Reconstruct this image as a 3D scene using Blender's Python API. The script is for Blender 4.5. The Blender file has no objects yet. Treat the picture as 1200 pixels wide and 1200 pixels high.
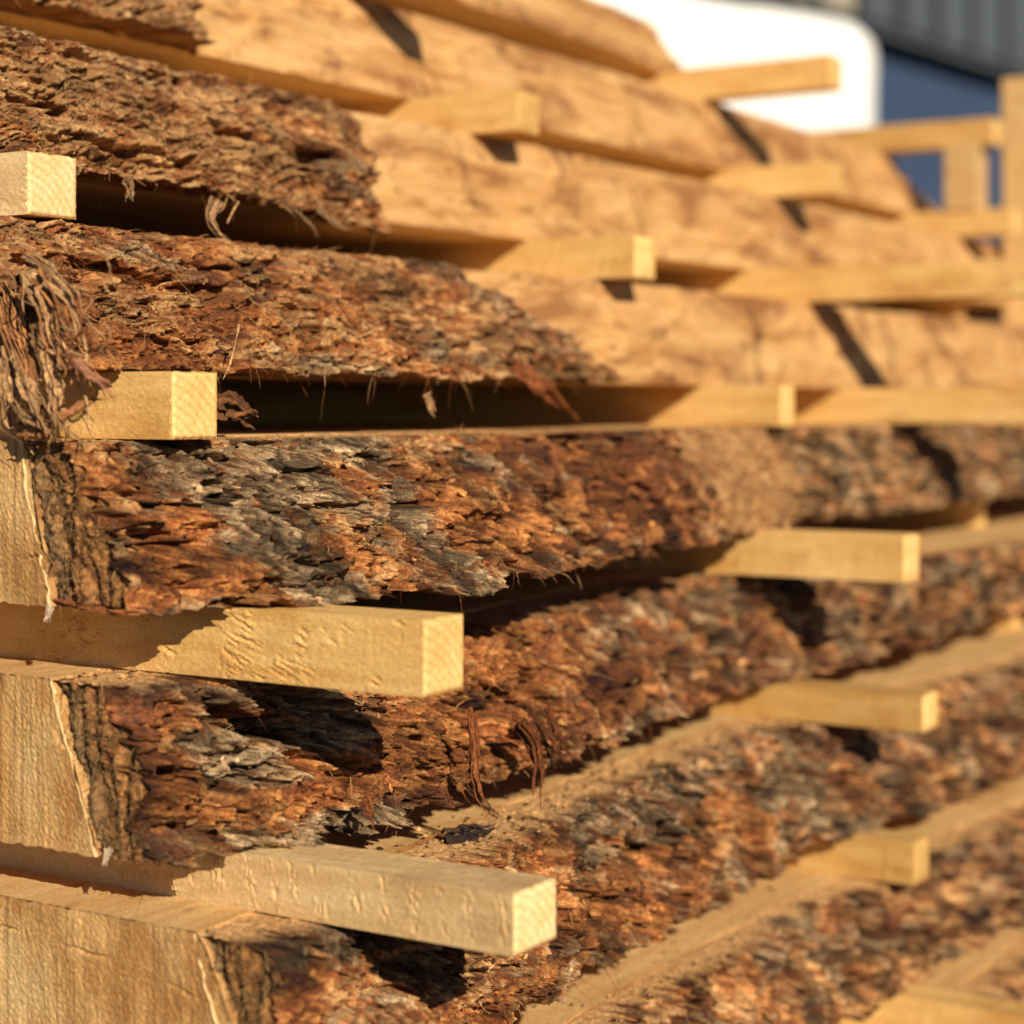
import bpy, math, random
import numpy as np
from mathutils import Vector

# ------------------------------------------------------------------ camera, sky, sun, exposure
scene = bpy.context.scene
COL = scene.collection
ZC = 0.60                                   # camera height above the yard
CA, SA = math.cos(math.radians(32)), math.sin(math.radians(32))

cam_data = bpy.data.cameras.new('camera')
cam = bpy.data.objects.new('camera', cam_data)
COL.objects.link(cam)
cam.location = (0, 0, ZC)
cam.rotation_euler = (math.radians(90), 0, math.radians(32 - 90))
cam_data.sensor_width = 36
cam_data.lens = 68.4
cam_data.shift_y = -125 / 1200
cam_data.clip_start = 0.02
cam_data.clip_end = 500
cam_data.dof.use_dof = True
cam_data.dof.focus_distance = 0.785
cam_data.dof.aperture_fstop = 6.4
scene.camera = cam

SUN = Vector((-0.72, -1.0, 0.62)).normalized()
world = bpy.data.worlds.new('World')
scene.world = world
world.use_nodes = True
wn = world.node_tree
bg = wn.nodes['Background']
sky = wn.nodes.new('ShaderNodeTexSky')
sky.sky_type = 'NISHITA'
sky.sun_disc = False
sky.sun_elevation = math.asin(SUN.z)
sky.sun_rotation = math.atan2(SUN.x, SUN.y)
sky.air_density = 0.6
sky.dust_density = 0.2
wn.links.new(sky.outputs[0], bg.inputs['Color'])
bg.inputs['Strength'].default_value = 0.05

sl = bpy.data.lights.new('sun', 'SUN')
sl.energy = 5.0
sl.angle = math.radians(0.5)
sl.color = (1.0, 0.86, 0.64)
sun = bpy.data.objects.new('sun', sl)
COL.objects.link(sun)
sun.location = SUN * 20
sun.rotation_euler = SUN.to_track_quat('Z', 'Y').to_euler()

vs = scene.view_settings
vs.view_transform = 'Standard'
vs.look = 'None'
vs.gamma = 1
vs.exposure = 0.27
vs.use_curve_mapping = False

rng = np.random.default_rng(11)
random.seed(11)

# ------------------------------------------------------------------ numpy noise
_P = np.random.default_rng(3).permutation(256).astype(np.int64)
_A = np.random.default_rng(4).random(256) * 2 * np.pi
_GX, _GY = np.cos(_A), np.sin(_A)
_R1 = np.random.default_rng(5).random(256)
_R2 = np.random.default_rng(6).random(256)
_R3 = np.random.default_rng(7).random(256)

def _h(ix, iy, seed):
    return _P[(_P[(_P[(ix + seed * 17) & 255] + iy) & 255] + seed) & 255]

def pn(x, y, seed=0):
    x = np.asarray(x, float) + seed * 7.31; y = np.asarray(y, float) + seed * 3.77
    ix = np.floor(x).astype(np.int64); iy = np.floor(y).astype(np.int64)
    fx = x - ix; fy = y - iy
    ux = fx * fx * fx * (fx * (fx * 6 - 15) + 10); uy = fy * fy * fy * (fy * (fy * 6 - 15) + 10)
    def g(i, j):
        h = _h(ix + i, iy + j, seed)
        return _GX[h] * (fx - i) + _GY[h] * (fy - j)
    a = g(0, 0); b = g(1, 0); c = g(0, 1); d = g(1, 1)
    return 1.45 * (a + ux * (b - a) + uy * (c - a) + ux * uy * (a - b - c + d))

def fbm(x, y, octv=4, seed=0, gain=.5, lac=2.03):
    s = 0; a = 1; n = 0
    for o in range(octv):
        s = s + a * pn(x, y, seed + o); n += a
        a *= gain; x = x * lac; y = y * lac
    return s / n * 1.3

def vor(x, y, seed=0):
    ix = np.floor(x).astype(np.int64); iy = np.floor(y).astype(np.int64)
    f1 = np.full(x.shape, 9.); f2 = np.full(x.shape, 9.); idd = np.zeros(x.shape, np.int64)
    for i in (-1, 0, 1):
        for j in (-1, 0, 1):
            h = _h(ix + i, iy + j, seed)
            d = np.hypot(ix + i + _R1[h] - x, iy + j + _R2[h] - y)
            c = d < f1
            f2 = np.where(c, f1, np.minimum(f2, d)); f1 = np.where(c, d, f1); idd = np.where(c, h, idd)
    return f1, f2, idd

def sm(a, b, x):
    t = np.clip((x - a) / (b - a), 0, 1)
    return t * t * (3 - 2 * t)

# ------------------------------------------------------------------ mesh and tagging helpers
def mesh_np(name, V, Q, mat, parent=None, loc=None, cols=None, smooth=True, T=None):
    V = np.asarray(V, np.float32).reshape(-1, 3)
    loc = np.array(loc if loc is not None else (0, 0, 0), np.float32)
    me = bpy.data.meshes.new(name)
    Q = np.asarray(Q, np.int32).reshape(-1, 4) if Q is not None and len(Q) else np.zeros((0, 4), np.int32)
    T = np.asarray(T, np.int32).reshape(-1, 3) if T is not None and len(T) else np.zeros((0, 3), np.int32)
    me.vertices.add(len(V)); me.vertices.foreach_set('co', (V - loc).ravel())
    li = np.concatenate([Q.ravel(), T.ravel()])
    tot = np.concatenate([np.full(len(Q), 4), np.full(len(T), 3)]).astype(np.int32)
    st = np.concatenate([[0], np.cumsum(tot)[:-1]]).astype(np.int32)
    me.loops.add(len(li)); me.loops.foreach_set('vertex_index', li.astype(np.int32))
    me.polygons.add(len(tot)); me.polygons.foreach_set('loop_start', st); me.polygons.foreach_set('loop_total', tot)
    me.polygons.foreach_set('use_smooth', np.full(len(tot), smooth))
    if cols is not None:
        a = me.color_attributes.new('col', 'FLOAT_COLOR', 'POINT')
        c = np.ones((len(V), 4), np.float32); c[:, :3] = np.asarray(cols).reshape(-1, 3)
        a.data.foreach_set('color', c.ravel())
    me.update(); me.validate()
    if isinstance(mat, (list, tuple)):
        for m in mat: me.materials.append(m)
    else:
        me.materials.append(mat)
    o = bpy.data.objects.new(name, me)
    COL.objects.link(o)
    if parent is not None: o.parent = parent
    return o

def gridq(n, m, off=0, flip=False):
    i, j = np.meshgrid(np.arange(n - 1), np.arange(m - 1), indexing='ij')
    a = (i * m + j).ravel() + off
    q = np.stack([a, a + 1, a + m + 1, a + m], 1)
    return q[:, ::-1] if flip else q

def tag(o, label=None, cat=None, group=None, kind=None):
    if label: o['label'] = label
    if cat: o['category'] = cat
    if group: o['group'] = group
    if kind: o['kind'] = kind
    return o

def empty(name, loc, label, cat, group=None):
    o = bpy.data.objects.new(name, None)
    COL.objects.link(o); o.location = loc
    o.empty_display_size = .05
    return tag(o, label, cat, group)

def camw(X, Y, z):            # metres right of / ahead of the viewer -> world
    return np.array([SA * X + CA * Y, -CA * X + SA * Y, z])

def at_u(px, py, u):          # a point of the plane x = u, in photo pixels
    k = (px - 600) / 2280
    v = (k * CA * u - SA * u) / (CA + SA * k)
    Y = CA * u - SA * v
    return np.array([u, -v, ZC + (475 - py) / 2280 * Y])

def at_v(px, py, v):          # a point of the plane y = -v, in photo pixels
    k = (px - 600) / 2280
    u = -v * (CA + SA * k) / (SA - k * CA)
    Y = CA * u - SA * v
    return np.array([u, -v, ZC + (475 - py) / 2280 * Y])

# ------------------------------------------------------------------ materials
def mat_new(name):
    m = bpy.data.materials.new(name); m.use_nodes = True
    nt = m.node_tree
    b = nt.nodes['Principled BSDF']
    b.inputs['Roughness'].default_value = .85
    b.inputs['Specular IOR Level'].default_value = .2
    return m, nt, b

def N(nt, t, **k):
    n = nt.nodes.new(t)
    for a, v in k.items():
        if a in n.inputs: n.inputs[a].default_value = v
        else: setattr(n, a, v)
    return n

def ramp(nt, src, stops):
    r = nt.nodes.new('ShaderNodeValToRGB')
    e = r.color_ramp.elements
    while len(e) > 1: e.remove(e[0])
    e[0].position = stops[0][0]; e[0].color = (*stops[0][1], 1)
    for p, c in stops[1:]:
        x = e.new(p); x.color = (*c, 1)
    nt.links.new(src, r.inputs[0])
    return r.outputs[0]

def mix(nt, a, b, f, mode='MIX'):
    m = nt.nodes.new('ShaderNodeMix'); m.data_type = 'RGBA'; m.blend_type = mode
    for sock, val in ((m.inputs[6], a), (m.inputs[7], b), (m.inputs[0], f)):
        if isinstance(val, (int, float)): sock.default_value = val
        elif isinstance(val, tuple): sock.default_value = (*val, 1)
        else: nt.links.new(val, sock)
    return m.outputs[2]

def noise(nt, scale, detail=4, vec_scale=(1, 1, 1), rot=(0, 0, 0), rough=.55, dist=0, rand=True, src='Object'):
    tc = nt.nodes.new('ShaderNodeTexCoord')
    mp = nt.nodes.new('ShaderNodeMapping')
    mp.inputs['Scale'].default_value = vec_scale; mp.inputs['Rotation'].default_value = rot
    nt.links.new(tc.outputs[src], mp.inputs[0])
    if rand:
        oi = nt.nodes.new('ShaderNodeObjectInfo')
        ml = nt.nodes.new('ShaderNodeMath'); ml.operation = 'MULTIPLY'; ml.inputs[1].default_value = 37.
        nt.links.new(oi.outputs['Random'], ml.inputs[0]); nt.links.new(ml.outputs[0], mp.inputs['Location'])
    n = nt.nodes.new('ShaderNodeTexNoise')
    n.inputs['Scale'].default_value = scale; n.inputs['Detail'].default_value = detail
    n.inputs['Roughness'].default_value = rough; n.inputs['Distortion'].default_value = dist
    nt.links.new(mp.outputs[0], n.inputs['Vector'])
    return n.outputs['Fac']

def bump(nt, b, h, strength, dist, prev=None):
    bp = nt.nodes.new('ShaderNodeBump')
    bp.inputs['Strength'].default_value = strength; bp.inputs['Distance'].default_value = dist
    nt.links.new(h, bp.inputs['Height'])
    if prev: nt.links.new(prev, bp.inputs['Normal'])
    nt.links.new(bp.outputs[0], b.inputs['Normal'])
    return bp.outputs[0]

def attr(nt, name='col'):
    a = nt.nodes.new('ShaderNodeAttribute'); a.attribute_name = name
    return a.outputs['Color']

def make_bark_mat():
    m, nt, b = mat_new('bark')
    n1 = noise(nt, 520, 7, rough=.75)
    g = ramp(nt, n1, [(.28, (.28, .24, .22)), (.5, (1, 1, 1)), (.69, (1.8, 1.74, 1.55))])
    c = mix(nt, attr(nt), g, 1.0, 'MULTIPLY')
    n2 = noise(nt, 1500, 3)
    c = mix(nt, c, ramp(nt, n2, [(.3, (.7, .7, .7)), (.7, (1.3, 1.28, 1.24))]), 1.0, 'MULTIPLY')
    nt.links.new(c, b.inputs['Base Color'])
    b.inputs['Roughness'].default_value = .8
    p = bump(nt, b, n1, .9, .0012)
    bump(nt, b, n2, .6, .0005, p)
    return m
M_BARK = make_bark_mat()

def make_wood_mat(name, edge):  # sawn faces / bare waney-edge sapwood of the slabs
    m, nt, b = mat_new(name)
    st = noise(nt, 10, 6, (1.0, 12, 12), (0, .12, 0), rough=.65)
    bl = noise(nt, 9, 6, (.8, 3, 3), (0, .35, 0), rough=.65, dist=.5)
    if edge:
        c = ramp(nt, st, [(.28, (.33, .145, .048)), (.45, (.50, .265, .098)), (.60, (.62, .365, .155)), (.74, (.38, .175, .06))])
        c = mix(nt, c, (.24, .095, .034), ramp(nt, bl, [(.50, (0, 0, 0)), (.62, (.85, .85, .85))]))
    else:
        c = ramp(nt, st, [(.25, (.54, .30, .11)), (.45, (.64, .395, .165)), (.62, (.72, .48, .22)), (.8, (.60, .35, .14))])
        c = mix(nt, c, (.46, .24, .09), ramp(nt, bl, [(.56, (0, 0, 0)), (.7, (.6, .6, .6))]))
    if edge:
        cr = noise(nt, 22, 3, (2.2, 1, .35), (0, -.75, 0), dist=.3)
        c = mix(nt, c, (.12, .045, .018), ramp(nt, cr, [(.60, (0, 0, 0)), (.68, (.85, .85, .85))]))
        pl = noise(nt, 12, 5, (.6, 2.5, 2.5), (0, .35, 0), rough=.6)
        c = mix(nt, c, (.64, .40, .175), ramp(nt, pl, [(.52, (0, 0, 0)), (.66, (.7, .7, .7))]))
    sp = noise(nt, 34 if edge else 70, 5, (1, 1.8, 1.8), rough=.7)
    c = mix(nt, c, (.14, .058, .022) if edge else (.40, .21, .08), ramp(nt, sp, [(.57, (0, 0, 0)), (.68, (.7, .7, .7))]))
    fi = noise(nt, 900, 3)
    c = mix(nt, c, ramp(nt, fi, [(.3, (.75, .75, .75)), (.7, (1.2, 1.2, 1.2))]), 1.0, 'MULTIPLY')
    nt.links.new(c, b.inputs['Base Color'])
    saw = noise(nt, 40, 3, (9, .6, .6), (0, 0, .25))
    p = bump(nt, b, saw, .35, .0008)
    p = bump(nt, b, sp, .4, .002, p)
    bump(nt, b, fi, .5, .0006, p)
    return m
M_WOOD = make_wood_mat('sawn_timber', False)
M_EDGE = make_wood_mat('bare_edge_timber', True)

def make_end_mat():
    m, nt, b = mat_new('end_grain')
    big = noise(nt, 20, 5, (1, 1.1, .8), (.4, 0, 0), rough=.6)
    ln = noise(nt, 110, 3, (1, 5, .10), (.40, 0, 0), rough=.6)
    c = ramp(nt, big, [(.3, (.60, .41, .20)), (.46, (.53, .32, .13)), (.58, (.38, .195, .068)), (.72, (.58, .37, .16))])
    c = mix(nt, c, ramp(nt, ln, [(.32, (.68, .63, .57)), (.5, (1, 1, 1)), (.68, (1.25, 1.24, 1.2))]), 1.0, 'MULTIPLY')
    fi = noise(nt, 700, 4)
    c = mix(nt, c, ramp(nt, fi, [(.3, (.72, .72, .72)), (.7, (1.22, 1.22, 1.22))]), 1.0, 'MULTIPLY')
    nt.links.new(c, b.inputs['Base Color'])
    bump(nt, b, fi, .6, .0006)
    return m
M_END = make_end_mat()

def make_stick_mat(name, dark, mid, light, stain, rings=False):
    m, nt, b = mat_new(name)
    st = noise(nt, 16, 5, (8, 1.0, 8), rough=.6)
    c = ramp(nt, st, [(.28, dark), (.5, mid), (.72, light)])
    bl = noise(nt, 20, 5, (1, .8, 1.6), rough=.6)
    c = mix(nt, c, stain, ramp(nt, bl, [(.50, (0, 0, 0)), (.68, (.8, .8, .8))]))
    oi = nt.nodes.new('ShaderNodeObjectInfo')
    c = mix(nt, c, ramp(nt, oi.outputs['Random'], [(0, (.70, .60, .48)), (.4, (.92, .86, .78)), (1, (1.06, 1.0, .92))]), 1.0, 'MULTIPLY')
    if rings:      # growth rings across the sawn end
        tc = nt.nodes.new('ShaderNodeTexCoord'); mp = nt.nodes.new('ShaderNodeMapping')
        mp.inputs['Location'].default_value = (.021, 0, .013)
        nt.links.new(tc.outputs['Object'], mp.inputs[0])
        wv = nt.nodes.new('ShaderNodeTexWave'); wv.wave_type = 'RINGS'; wv.rings_direction = 'Y'
        wv.inputs['Scale'].default_value = 85; wv.inputs['Distortion'].default_value = 1.2; wv.inputs['Detail'].default_value = 2
        nt.links.new(mp.outputs[0], wv.inputs['Vector'])
        c = mix(nt, c, ramp(nt, wv.outputs['Fac'], [(.35, (1, 1, 1)), (.9, (.90, .85, .76))]), 1.0, 'MULTIPLY')
    fi = noise(nt, 800, 4, rough=.65)
    c = mix(nt, c, ramp(nt, fi, [(.3, (.8, .78, .75)), (.7, (1.15, 1.15, 1.15))]), 1.0, 'MULTIPLY')
    nt.links.new(c, b.inputs['Base Color'])
    b.inputs['Roughness'].default_value = .75
    bump(nt, b, fi, .5, .0005)
    return m
M_STICK = make_stick_mat('pine_stick', (.58, .35, .12), (.70, .47, .19), (.78, .56, .26), (.50, .27, .08))
M_STICK_PALE = make_stick_mat('pale_pine_stick', (.62, .43, .22), (.74, .56, .32), (.82, .67, .43), (.42, .27, .13))

M_STICK_END = make_stick_mat('pine_stick_end', (.74, .51, .20), (.84, .61, .27), (.90, .70, .36), (.70, .45, .16), True)
M_STICK_PALE_END = make_stick_mat('pale_pine_stick_end', (.80, .62, .32), (.88, .72, .42), (.94, .80, .52), (.78, .58, .28), True)

def plain(name, colr, rough=.7, nscale=8, amt=.25, spec=.3):
    m, nt, b = mat_new(name)
    n = noise(nt, nscale, 5)
    lo = tuple(c * (1 - amt) for c in colr); hi = tuple(min(1, c * (1 + amt)) for c in colr)
    nt.links.new(ramp(nt, n, [(.3, lo), (.7, hi)]), b.inputs['Base Color'])
    b.inputs['Roughness'].default_value = rough; b.inputs['Specular IOR Level'].default_value = spec
    return m
M_CAMB = plain('inner_bark_cream', (.74, .50, .25), .8, 200, .2)

# ------------------------------------------------------------------ slabs
# bark palette
GREY = np.array((.205, .128, .070)); PALE = np.array((.58, .415, .25)); CHAR = np.array((.036, .022, .014))
RUST = np.array((.30, .098, .032)); ORNG = np.array((.60, .265, .085)); BRWN = np.array((.095, .036, .015))
TAN = np.array((.58, .345, .155)); PURP = np.array((.070, .031, .022))

def ssteps(u0, u1, fine):
    s = [u0]
    while s[-1] < u1:
        d = max(0., s[-1] - .80)
        s.append(s[-1] + min(.0045, fine * (1 + (d / .12) ** 1.3 * .55)))
    s[-1] = u1
    return np.array(s)

def lerp_tab(tab, s, k):
    return np.interp(s, [r[0] for r in tab], [r[k] for r in tab])

def bark_fields(S, Tm, sd, fib, rel):
    """height (m, outward) and colour-driving fields; S along slab, Tm across, metres"""
    wx = fbm(S / .030, Tm / .028, 4, sd + 1) * .018
    wy = fbm(S / .028, Tm / .024, 4, sd + 5) * .014
    s = S + wx; t = Tm + wy + .10 * S
    f1, f2, id1 = vor(s / .036, t / .023, sd + 1)
    e1 = sm(.0, .22, f2 - f1)
    g1, g2, id2 = vor(s / .015 + 3.3, t / .0075 + 1.7, sd + 2)
    e2 = sm(.0, .3, g2 - g1)
    k1, k2, id3 = vor(s / .0055 + 9.3, t / .0034 + 4.7, sd + 3)
    big = fbm(S / .10, Tm / .06, 3, sd + 9)
    lay = fbm(s / .026, t / .018, 5, sd + 13, gain=.58)
    q = lay * 6
    terr = (np.floor(q) + sm(.72, 1.0, q - np.floor(q))) / 6
    fine = fbm(s / .0056, t / .0050, 4, sd + 20, gain=.6)
    fbr = fbm((S + .5 * wx) / .045, (Tm + .5 * wy + .07 * S) / .0026, 5, sd + 25, gain=.62)
    rid = 1 - np.abs(fbm(s / .045, t / .016, 3, sd + 31))
    lump = fbm(S / .045 + wx * 9, Tm / .026 + wy * 9, 3, sd + 181)
    furrow = sm(.80, .97, 1 - np.abs(fbm(S / .085 + wx * 12, Tm / .034 + wy * 14, 2, sd + 187)))
    crack = sm(.86, .985, rid) * sm(-.2, .35, fbm(S / .05, Tm / .03, 2, sd + 35))
    micro = fbm(s / .0022, t / .0021, 3, sd + 38, gain=.65)
    p1 = _R3[id1]; p2 = _R3[id2]; p3 = _R3[id3]
    pit = sm(.80, .86, p2) * e2 * sm(.0, .2, fbm(S / .03, Tm / .02, 2, sd + 39) + .1)
    w = 1 - fib
    s2 = S + 1.6 * wx + .012 * fbm(S / .05, Tm / .05, 2, sd + 33); t2 = t + .6 * wy
    rm = 0; am = 1
    for o in range(4):
        rm = rm + am * (1 - 2.2 * np.abs(pn(s2 / (.0145 / 2.1 ** o), t2 / (.0110 / 2.1 ** o), sd + 171 + o))); am *= .68
    rm = rm / 2.1
    h = .0075 * big + rel * (.0085 * lump - .0085 * furrow * (1 - .5 * fib)) + rel * w * (.0050 * (p1 - .5) * e1 - .0035 * (1 - e1) + .0012 * (p2 - .5) * e2 - .0012 * (1 - e2)) \
        + rel * (.0016 * terr + .0056 * rm + .0006 * (p3 - .5) + .0034 * fine + .0024 * micro - .0060 * pit) \
        + fib * (.0068 * fbr + .0025 * lay + .0010 * micro) - rel * .0180 * crack
    return h, dict(p1=p1, p2=p2, p3=p3, e1=e1, e2=e2, terr=terr, lay=lay, fine=fine, fbr=fbr, crack=crack, big=big, micro=micro, rm=rm, fib=fib, lump=lump, rel=np.broadcast_to(rel, S.shape))

def bark_colour(S, Tm, f, zg, zr, zb, zt, sd, spots=(), an=1.):
    """mosaic of weathered grey scales, rust inner bark, brown fibre and fresh tan breaks"""
    S0, T0 = S, Tm
    Tm = Tm - .10 * S * (an > 1); S = S / an
    j = fbm(S / .022, Tm / .015, 4, sd + 41)
    j2 = fbm(S / .05, Tm / .028, 3, sd + 47)
    j3 = fbm(S / .006, Tm / .004, 4, sd + 53, gain=.62)
    j4 = fbm(S / .0028, Tm / .0020, 3, sd + 57, gain=.65)
    zg = zg - .13; zr = zr + .05; zb = zb + .04
    sg = zg + .35 * f['terr'] + .20 * (f['p1'] - .5) + .60 * j2 + .60 * j3 + .2 * f['fine'] + .25 * f['rm']
    sr = zr - .30 * f['terr'] + .25 * (f['p2'] - .5) + .65 * j - .3 * j2 - .3 * j3
    sb = zb + .40 * (f['p1'] - .5) - .45 * j + .35 * j3 + .25 * f['fbr']
    st = zt + .50 * (f['p3'] - .5) + .45 * j3 - .35 * j2 + .35 * f['fbr']
    for (su, stt, ru, rt, dg, dr, db, dt) in spots:
        g = np.exp(-(((S0 - su) / ru) ** 2 + ((T0 - stt) / rt) ** 2)) * np.clip(1 + .9 * j + .5 * j3, 0, 2)
        sg = sg + dg * g; sr = sr + dr * g; sb = sb + db * g; st = st + dt * g
    X = np.stack([sg, sr, sb, st], -1) * 12
    X = np.exp(X - X.max(-1, keepdims=True)); X /= X.sum(-1, keepdims=True)
    var = np.clip(.45 + .40 * (f['p3'] - .5) + .60 * f['fine'] + .45 * j3 + (.65 * f['micro'] + .5 * j4) * (1 - .6 * f['fib']) + .20 * f['rm'] + .45 * f['fib'] * f['fbr'], 0, 1)[..., None]
    cg = np.where(var < .45, CHAR + (GREY - CHAR) * (var / .45), GREY + (PALE - GREY) * ((var - .45) / .55))
    cr = np.where(var < .5, BRWN + (RUST - BRWN) * (var / .5), RUST + (ORNG - RUST) * ((var - .5) / .5))
    cb = PURP + (RUST * .75 - PURP) * var
    ct = RUST * .8 + (TAN * 1.1 - RUST * .8) * var
    c = cg * X[..., :1] + cr * X[..., 1:2] + cb * X[..., 2:3] + ct * X[..., 3:4]
    # black, charred-looking scale crusts
    ck = sm(.25, .5, fbm(S / .018, Tm / .010, 3, sd + 61) + .2 * zg)[..., None]
    c = c * (1 - .72 * ck * X[..., :1]) 
    dk = sm(.18, .45, j4 + .5 * fbm(S / .012, Tm / .007, 3, sd + 65))[..., None]
    rl = np.clip(f['rel'] * 1.2, .12, 1)
    c = c * (1.0 - .66 * dk * (rl * (1 - .7 * f['fib']))[..., None])
    lo = fbm(S / .035, Tm / .022, 3, sd + 191) + .5 * fbm(S / .012, Tm / .009, 2, sd + 195)
    c = c * np.clip(.80 + .95 * lo * rl, .20, 1.45)[..., None]
    return np.clip(c, .010, .85)

SURF = {}        # bark surface grids, for flakes and fibres

def make_slab(key, z0, z1, edges, zones, label, u0=.525, u1=2.35, bark=None, back=1.08, seed=0,
              fine=.00062, fib=.15, rel=1., cap_fine=False, bark_end_tilt=0., nflake=900, nfibre=500, spots=(), grooves=(), sag=None, strip_dark=0., aniso=1.):
    """edges: (u, wood_top_v, wood_bottom_v, bark_top_v, bark_bottom_v); zones: (u, grey, rust, brown, tan, fibre, relief)"""
    z0 += ZC; z1 += ZC
    loc = (u0, .75, z0)
    root = empty('bark_edged_plank', loc, label, 'plank', 'slabs of the sticked timber stack')
    th = z1 - z0
    # ---- wood core
    s = np.unique(np.concatenate([np.arange(u0, min(1.2, u1), .006), np.arange(min(1.2, u1), u1, .012), [u1]]))
    wt = -lerp_tab(edges, s, 1); wb = -lerp_tab(edges, s, 2)
    nz = 13
    fz = np.linspace(0, 1, nz)
    F = wt[:, None] + (wb - wt)[:, None] * fz[None]                 # front edge, top -> bottom
    SS = np.repeat(s[:, None], nz, 1); ZZ = z1 - fz[None] * th
    F = F - .0015 * np.sin(fz * np.pi)[None] + .0045 * fbm(SS / .22, fz[None] * .7 + SS * 0, 3, seed + 70) \
        + .0022 * fbm(SS / .05, fz[None] * 1.6 + SS * 0, 4, seed + 75) - .004 * sm(.9, 1., 1 - np.abs(pn(SS / .11 + fz[None] * .5, fz[None] * 1.2, seed + 77)))
    F[:, 0] += .003 * np.clip(fbm(s / .03, s * 0, 3, seed + 3), -.2, 1); F[:, -1] += .0015 * pn(s / .02, s * 0 + 5, seed + 4)
    bk = back + .02 * pn(s / .3, s * 0, seed + 8)
    cols_top = np.array([0., .3, .6, .8, .9, .96])
    ring = []
    for a in cols_top: ring.append(np.stack([s, bk + (F[:, 0] - bk) * a, np.full_like(s, z1)], -1))
    for k in range(nz): ring.append(np.stack([s, F[:, k], np.broadcast_to(ZZ[:, k], s.shape)], -1))
    for a in cols_top[::-1]: ring.append(np.stack([s, bk + (F[:, -1] - bk) * a, np.full_like(s, z0)], -1))
    ring.append(ring[0])
    G = np.stack(ring, 1)
    n, m = G.shape[:2]
    wo = mesh_np('sawn_wood', G, gridq(n, m), [M_WOOD, M_EDGE], root, loc, smooth=False)
    jj = np.tile(np.arange(m - 1), n - 1)
    wo.data.polygons.foreach_set('material_index', ((jj >= len(cols_top)) & (jj < len(cols_top) + nz - 1)).astype(np.int32))
    # ---- end faces (near one with saw relief)
    def cap(x, sgn, ny, nzz, name):
        fzz = np.linspace(0, 1, nzz)
        fr = np.interp(fzz, fz, F[0] if sgn < 0 else F[-1])
        yb = bk[0 if sgn < 0 else -1]
        a = np.linspace(0, 1, ny) ** .55
        Yy = yb + (fr[None] - yb) * a[:, None]
        Zz = np.broadcast_to(z1 - fzz[None] * th, Yy.shape).copy()
        yy = Yy - .42 * (Zz - z0)
        d = .00010 * pn(yy / .0022, Zz / .5, seed + 81) + .00010 * pn(yy / .0011, Zz / .3, seed + 82) + .00012 * pn((Yy + .5 * Zz) / .0035, Zz / .3, seed + 84) + .00046 * fbm(yy / .0012, Zz / .0017, 3, seed + 85, gain=.65) \
            + .0010 * pn(yy / .03, Zz / .06, seed + 88)
        chk = 1 - np.abs(pn(Yy / .35 + .3, Zz / .045 + .03 * fbm(Yy / .012, Yy * 0, 3, seed + 92) - Yy * 3.5, seed + 91))
        d -= .0012 * sm(.985, 1., chk) * sm(-.1, .3, fbm(Yy / .03, Zz / .03, 2, seed + 93))
        ed = np.minimum(np.minimum(fzz, 1 - fzz)[None] * th, 10) / .0025
        d = d * np.clip(ed, .0, 1) + .0006
        V = np.stack([x + sgn * d, Yy, Zz], -1)
        # ragged arrises
        V[:, 0, 2] += .0008 * pn(Yy[:, 0] / .004, Yy[:, 0] * 0, seed + 5); V[:, -1, 2] += .0008 * pn(Yy[:, 0] / .004, Yy[:, 0] * 0 + 3, seed + 6)
        mesh_np(name, V, gridq(ny, nzz, flip=sgn > 0), M_END, root, loc, smooth=True)
        return V
    if cap_fine: V = cap(u0, -1, 760, 120, 'end_face')
    else: V = cap(u0, -1, 60, 20, 'end_face')
    cap(u1, 1, 12, 6, 'end_face')
    if bark is None:
        return root
    # ---- bark
    b0, b1 = bark
    s = ssteps(b0, b1, fine)
    nt_, no, nb = 26, int(th / (fine * .95)), 18
    fo = np.linspace(0, 1, no)
    wT = np.interp(s, np.linspace(u0, u1, 400), np.interp(np.linspace(u0, u1, 400), [e[0] for e in edges], [-e[1] for e in edges]))
    wB = -lerp_tab(edges, s, 2)
    oT = -lerp_tab(edges, s, 3); oB = -lerp_tab(edges, s, 4)
    Sg = np.repeat(s[:, None], no, 1); Tg = np.repeat(fo[None] * th, len(s), 0)
    zv = [lerp_tab(zones, s, k)[:, None] for k in range(1, 7)]
    jit = .25 * fbm(Sg / .05, Tg / .04, 3, seed + 95)
    h, f = bark_fields(Sg, Tg, seed, np.clip(zv[4] + jit, 0, 1), zv[5] * rel)
    for (pts, v, wd, dp) in grooves:
        P_ = np.array([at_v(a, b, v) for a, b in pts]); gs = P_[:, 0]; gt = z1 - P_[:, 2]
        best = np.full(Sg.shape, 9.)
        wob = .004 * fbm(Sg / .015, Tg / .012, 3, seed + 161)
        for k in range(len(pts) - 1):
            dx, dy = gs[k + 1] - gs[k], gt[k + 1] - gt[k]
            q = np.clip(((Sg - gs[k]) * dx + (Tg - gt[k]) * dy) / (dx * dx + dy * dy + 1e-12), 0, 1)
            best = np.minimum(best, np.hypot(Sg - gs[k] - q * dx, Tg + wob - gt[k] - q * dy))
        h = h - dp * (1 - sm(wd * .35, wd, best)) + dp * .25 * (1 - sm(wd, wd * 2.2, best))
    sp_ = []
    for (px, py, v, rpx, rpy, dg, dr, db, dt) in spots:
        p_ = at_v(px, py, v); sp_.append((p_[0], z1 - p_[2], rpx * .0006, rpy * .00033, dg, dr, db, dt))
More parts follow.
